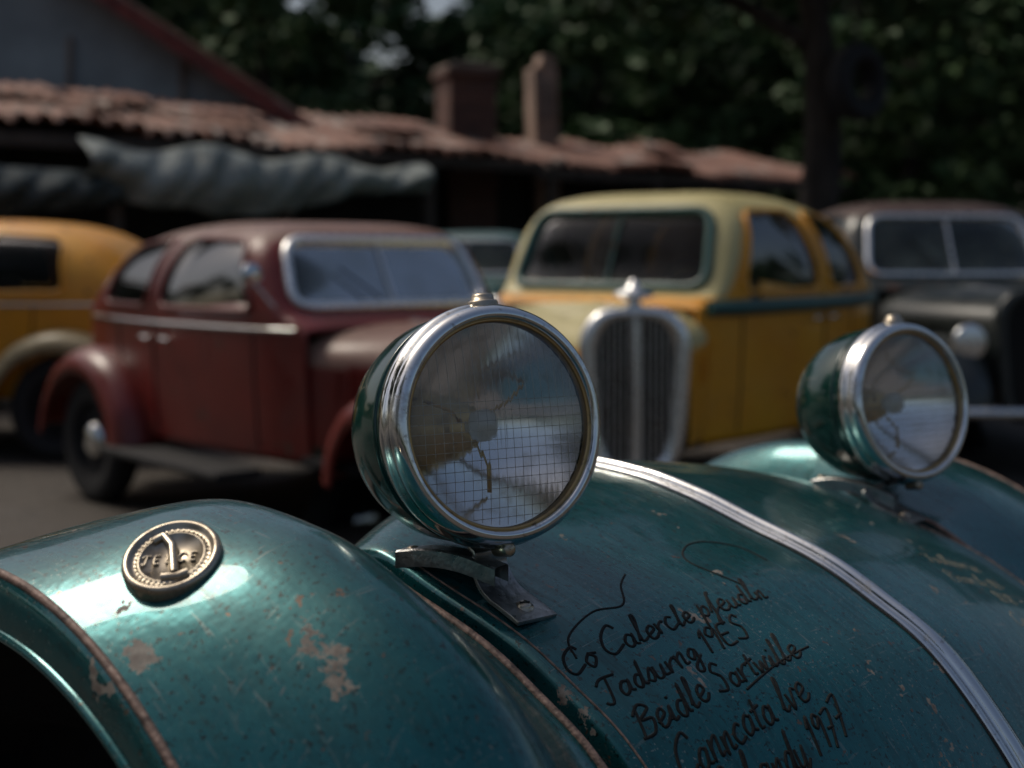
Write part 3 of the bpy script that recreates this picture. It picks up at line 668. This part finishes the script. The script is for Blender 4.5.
t=NT('canvas_tarpaulin'); n=t.noise(1.5,8,.6); c=t.mix(t.rng(n,.3,.7),(.22,.25,.235),(.42,.46,.43)); k=t.noise(4,4,.8); c=t.mix(t.rng(k,.5,.7,0,.6),c,(.10,.11,.10)); t.bump(t.noise(7,4,.7,mapscale=(1,1,.3)),.8,.06); M_tarp=t.set(col=c,rough=.6)
trp=empty('tarpaulin')
from mathutils import noise as mn
def drape(nm,s0,s1,topf,botf,mat,amp,seed):
    rows=[]
    for i in range(170):
        q=i/169; s=s0+(s1-s0)*q; row=[]
        top=topf(q); bot=botf(q)+.10*mn.noise(Vector((q*9,seed,0)))+.03*mn.noise(Vector((q*50,seed,3)))
        for j in range(40):
            r=j/39; z=top+(bot-top)*r; f=mn.noise(Vector((s*1.1+r*.8,r*.9,seed)))*.8+(1-abs(mn.noise(Vector((s*2.4+r*1.2,r*.5,seed+5))))*2.5)*.35+mn.noise(Vector((s*8,r*1.2,seed)))*.22
            out=-.15-.22*math.sin(r*math.pi)+amp*f*(.3+r); row.append(ppt(s,out,z))
        rows.append(row)
    solid(grid(nm,rows,mat,trp),.004,0)
drape('canvas',.75,5.2,lambda q:2.60-.12*math.sin(q*math.pi*3)**2-.10*q*q,lambda q:2.12-.30*math.sin(min(1,q*1.25)*math.pi)+.02*q,M_tarp,.22,1)
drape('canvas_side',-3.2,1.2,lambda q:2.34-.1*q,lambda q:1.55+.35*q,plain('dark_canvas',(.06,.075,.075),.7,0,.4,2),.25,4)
gb=empty('gabled_house')
gx0,gx1=-14.8,-2.95; apx=-8.9; ez=3.2; az=ez+(gx1-apx)*.655
add('gable_wall',[(gx0,19,0),(gx1,19,0),(gx1,19,ez),(apx,19,az),(gx0,19,ez)],[(0,1,2,3,4)],M_white,gb,False)
add('side_wall',[(gx1,19,0),(gx1,29,0),(gx1,29,ez),(gx1,19,ez)],[(0,1,2,3)],M_white,gb,False)
def slab(nm,a,b,c,d,th,mat):
    n=(Vector(b)-Vector(a)).cross(Vector(d)-Vector(a)).normalized()*th
    v=[Vector(p) for p in (a,b,c,d)]; v+= [p+n for p in v]
    add(nm,v,[(0,1,2,3),(7,6,5,4),(0,4,5,1),(1,5,6,2),(2,6,7,3),(3,7,4,0)],mat,gb,False)
slab('roof_slope',(gx1+.5,18.6,ez-.33+.03),(gx1+.5,29.3,ez-.33+.03),(apx,29.3,az+.03),(apx,18.6,az+.03),.10,M_rust)
slab('roof_slope_far',(apx,18.6,az+.03),(apx,29.3,az+.03),(gx0-.5,29.3,ez-.3),(gx0-.5,18.6,ez-.3),.10,M_rust)
a=Vector((gx1+.55,18.55,ez-.36)); b_=Vector((apx,18.55,az)); 
slab('verge_board',(a.x,18.50,a.z-.12),(a.x,18.50,a.z+.10),(b_.x,18.50,b_.z+.10),(b_.x,18.50,b_.z-.12),.06,M_red)
for xx in (-5.9,-7.6,-4.4):
    box('wall_batten',(xx,18.96,2.2),(.07,.05,3.6 if xx>-5 else 4.2),M_conc,gb,.005)
def chimney(nm,x,y,w,z0,z1,mat,lean,cap):
    e=empty(nm,(x,y,0)); e.rotation_euler=(0,R(lean),R(20))
    box('stack',(0,0,(z0+z1)/2),(w,w,z1-z0),mat,e,.02)
    if cap:
        box('corbel',(0,0,z1+.04),(w*1.16,w*1.16,.09),mat,e,.015); box('cap_slab',(0,0,z1+.13),(w*1.08,w*1.08,.08),M_conc,e,.02)
        box('flue',(0,0,z1+.2),(w*.5,w*.5,.12),M_dark,e,.02)
        box('base_band',(0,0,z0+(z1-z0)*.62),(w*1.06,w*1.06,.08),mat,e,.01)
    else:
        box('broken_top',(w*.15,0,z1+.08),(w*.6,w*.9,.2),mat,e,.04,rot=(0,.3,0)); box('render_patch',(0,-w*.5-.005,z1-.5),(w*.7,.03,.6),M_conc,e,.01)
chimney('brick_chimney',-.68,21,.72,0,3.98,M_brick,0,True)
chimney('concrete_chimney',.55,22,.40,0,4.25,plain('pinkish_render',(.40,.29,.23),.9,0,.4,3),-1.5,False)
# ---- trees
t=NT('bark'); n=t.noise(8,9,.7,mapscale=(1,1,.25)); c=t.mix(t.rng(n,.35,.65),(.018,.014,.011),(.06,.048,.038)); t.bump(n,.8,.05); M_bark=t.set(col=c,rough=.9)
def leafmat(nm,a,b):
    t=NT(nm); n=t.noise(.8,5,.6); n2=t.noise(9,2,.5)
    c=t.mix(t.rng(n,.35,.65),a,b); c=t.mix(t.rng(n2,.45,.75,0,.5),c,(b[0]*1.5,b[1]*1.35,b[2]*1.1))
    return t.set(col=c,rough=.6,spec=.25)
M_leaf=leafmat('leaves',(.032,.066,.026),(.065,.12,.045))
M_leaf2=leafmat('leaves_dark',(.022,.050,.022),(.048,.098,.038))
def limbmesh(segs):
    V=[];F=[]
    for pts,r0,r1 in segs:
        n=len(pts); base=len(V)
        for i,p in enumerate(pts):
            p=Vector(p); d=(Vector(pts[min(i+1,n-1)])-Vector(pts[max(i-1,0)])).normalized(); a=d.orthogonal().normalized(); b=d.cross(a)
            r=r0+(r1-r0)*i/(n-1)
            for k in range(10):
                an=2*math.pi*k/10; V.append(p+(a*math.cos(an)+b*math.sin(an))*r*(1+.08*math.sin(3*an+i)))
        for i in range(n-1):
            for k in range(10):
                q=base+i*10+k; w=base+i*10+(k+1)%10; F.append((q,w,w+10,q+10))
    return V,F
def leaves(centers,rad,per,size,g):
    C=np.repeat(np.array(centers),per,axis=0); N=len(C)
    d=g.normal(size=(N,3)); d/=np.linalg.norm(d,axis=1)[:,None]
    Rr=np.repeat(np.array(rad),per)
    C=C+d*(Rr*g.uniform(.25,1,N)**.6)[:,None]*np.array([1,1,.7])
    a=g.normal(size=(N,3)); a[:,2]*=.6; a/=np.linalg.norm(a,axis=1)[:,None]; b=np.cross(a,g.normal(size=(N,3))); b/=np.linalg.norm(b,axis=1)[:,None]
    s=(size*g.uniform(.6,1.4,N))[:,None]; 
    V=np.stack([C-a*s,C-b*s*.45,C+a*s,C+b*s*.45],1).reshape(-1,3)
    return V,N
def leafmesh(nm,V,N,mat):
    me=bpy.data.meshes.new(nm); me.vertices.add(4*N); me.vertices.foreach_set('co',V.astype(np.float32).ravel())
    me.loops.add(4*N); me.loops.foreach_set('vertex_index',np.arange(4*N,dtype=np.int32)); me.polygons.add(N)
    me.polygons.foreach_set('loop_start',np.arange(0,4*N,4,dtype=np.int32)); me.polygons.foreach_set('loop_total',np.full(N,4,np.int32)); me.update(calc_edges=True); me.validate(); me.materials.append(mat); return me
def treemeshes(seed,h,tr,rx,base,ncl,per,size,mat):
    g=np.random.default_rng(seed); r=random.Random(seed); segs=[]
    top=Vector((r.uniform(-.4,.4),r.uniform(-.4,.4),h*.8))
    trunk=[(0,0,0),(r.uniform(-.08,.08),0,h*.12),(r.uniform(-.2,.2),r.uniform(-.2,.2),h*.3),(top.x*.7,top.y*.7,h*.55),tuple(top)]
    segs.append((cr(trunk,4),tr,tr*.25)); cen=[];rad=[]
    for k in range(11):
        q=r.uniform(base/h,.75); st=Vector((top.x*q,top.y*q,h*q)); an=k*2.4+r.uniform(-.4,.4); L=rx*r.uniform(.55,1.0)*(1.1-q*.5)
        en=st+Vector((math.cos(an)*L,math.sin(an)*L,L*r.uniform(.25,.8))); mid=st.lerp(en,.5)+Vector((0,0,L*.12))
        segs.append(([tuple(st),tuple(mid),tuple(en)],tr*.35,tr*.06))
        for j in range(3):
            cen.append(tuple(st.lerp(en,.5+.25*j)+Vector((r.uniform(-.5,.5),r.uniform(-.5,.5),r.uniform(-.2,.6))))); rad.append(r.uniform(.5,1.0)*rx*.3)
    while len(cen)<ncl:
        u=g.normal(size=3); u/=np.linalg.norm(u); q=g.uniform(.35,1)**.5
        p=np.array([u[0]*rx*q,u[1]*rx*q,(base+h)/2+u[2]*(h-base)/2*q+.3]); cen.append(tuple(p)); rad.append(g.uniform(.35,.9)*rx*.28)
    V,F=limbmesh(segs); tm=bpy.data.meshes.new('trunk_mesh'); tm.from_pydata([tuple(v) for v in V],[],F); tm.materials.append(M_bark); tm.polygons.foreach_set('use_smooth',[True]*len(tm.polygons))
    LV,N=leaves(cen,rad,per,size,g); return tm,leafmesh('crown_mesh',LV,N,mat)
T=[treemeshes(11,10,.3,3.6,2.2,85,85,.22,M_leaf),treemeshes(12,11.5,.34,4.0,2.0,90,85,.23,M_leaf2),treemeshes(13,9,.26,3.4,1.2,80,85,.21,M_leaf)]
def tree(i,x,y,s=1,rz=0,nm='tree'):
    e=empty(nm,(x,y,0),rz); e.scale=(s,s,s)
    for m,n in zip(T[i],('trunk','crown')):
        o=bpy.data.objects.new(n,m); o.parent=e; sc.collection.objects.link(o)
pl=[(0,-11,31,1,.3),(1,-7.3,34,.9,1.2),(2,-5.0,29,.85,2),(0,2.0,34,.85,4),(2,3.6,30,.85,5.2),(1,7.5,31,1,.8),(2,7.0,25,.75,3.3),(1,12.5,30,1.05,3.9),(2,12,23,.9,1.1),(0,16,34,1.1,.2),(1,-16,36,1.1,5),(2,-9,43,1.15,1),(0,8,43,1.2,3),(1,-4.6,41,1.0,2.6),(0,.6,42,1.0,1.6)]
for i,x,y,s,rz in pl: tree(i,x,y,s,rz)
for i,x,y,s,rz in [(1,-12,-6,1.1,.4),(0,-13,6,1.1,.9)]: tree(i,x,y,s,rz)  # trees outside the view, added to darken reflections in glass and paint
T.append(treemeshes(31,9.5,.32,4.6,3.7,95,120,.16,M_leaf2)); tree(3,3.3,15.8,1,0.6,'tree')
g=np.random.default_rng(99); cen=[];rad=[]
for k in range(300):
    x=g.uniform(-32,32); y=g.uniform(47,53); top=9.5+2.2*math.sin(x*.35)+1.5*math.sin(x*.9+1)
    if -3.0<x<-1.6: top=9.0
    cen.append((x,y,g.uniform(.3,1)**.8*top)); rad.append(g.uniform(1.0,2.0))
for k in range(300):      # unseen tree belt, added to darken reflections, lowered behind to brighten the headlamp lens
    a=g.uniform(R(35),R(325)); rr=g.uniform(36,42); hh=(6.5+2*math.sin(a*9))*(.3 if R(95)<a<R(205) else 1); cen.append((math.sin(a)*rr,math.cos(a)*rr+5,g.uniform(.2,1)**.8*hh)); rad.append(g.uniform(1.0,1.8))
V,N=leaves(cen,rad,70,.45,g); o=bpy.data.objects.new('distant_trees',leafmesh('distant_trees',V,N,M_leaf2)); sc.collection.objects.link(o)
cen=[];rad=[]
for k in range(100):
    x=g.uniform(-16,20); y=g.uniform(23,28)+.12*abs(x); cen.append((x,y,g.uniform(.3,2.4))); rad.append(g.uniform(.5,1.0))
V,N=leaves(cen,rad,80,.19,g); o=bpy.data.objects.new('hedge_bushes',leafmesh('hedge_bushes',V,N,M_leaf)); sc.collection.objects.link(o)
ty=empty('hanging_tyre',(3.72,15.3,3.25))
lathe('tyre',[(-.11,.24),(-.13,.34),(-.09,.41),(0,.425),(.09,.41),(.13,.34),(.11,.24),(0,.22),(-.11,.24)],M_black,ty,Matrix.Rotation(R(-50),4,'Z'),40)
tube('rope',[(0,0,.4),(0,.1,.9),(-.1,.3,1.3)],.02,M_wood,ty)
# ------------------------------------------------------------------ LIGHT
SE,SA=R(54),R(-60)
w=bpy.data.worlds.new('World'); sc.world=w; w.use_nodes=True; nt=w.node_tree; bg=nt.nodes['Background']
sky=nt.nodes.new('ShaderNodeTexSky'); sky.sky_type='NISHITA'; sky.sun_disc=False; sky.sun_elevation=SE; sky.sun_rotation=SA; sky.air_density=1.0; sky.dust_density=5.0; sky.ozone_density=1.0
nt.links.new(sky.outputs[0],bg.inputs[0]); bg.inputs[1].default_value=.078
sd=bpy.data.lights.new('sun','SUN'); sd.energy=1.35; sd.angle=R(18); sd.color=(1,.93,.80); so=bpy.data.objects.new('sun',sd); sc.collection.objects.link(so)
dirv=Vector((math.sin(SA)*math.cos(SE),math.cos(SA)*math.cos(SE),math.sin(SE))); so.rotation_euler=dirv.to_track_quat('Z','Y').to_euler(); so.location=dirv*30
# ------------------------------------------------------------------ CAMERA
cd=bpy.data.cameras.new('camera'); cam=bpy.data.objects.new('camera',cd); sc.collection.objects.link(cam); cam.location=(0,0,1.45); cam.rotation_euler=(R(90),0,0)
cd.lens=50; cd.sensor_width=36; cd.shift_y=-.1309; cd.clip_start=.05; cd.clip_end=600
cd.dof.use_dof=True; cd.dof.focus_distance=1.50; cd.dof.aperture_fstop=3.3
sc.camera=cam
sc.view_settings.view_transform='Standard'; sc.view_settings.look='None'; sc.view_settings.exposure=0
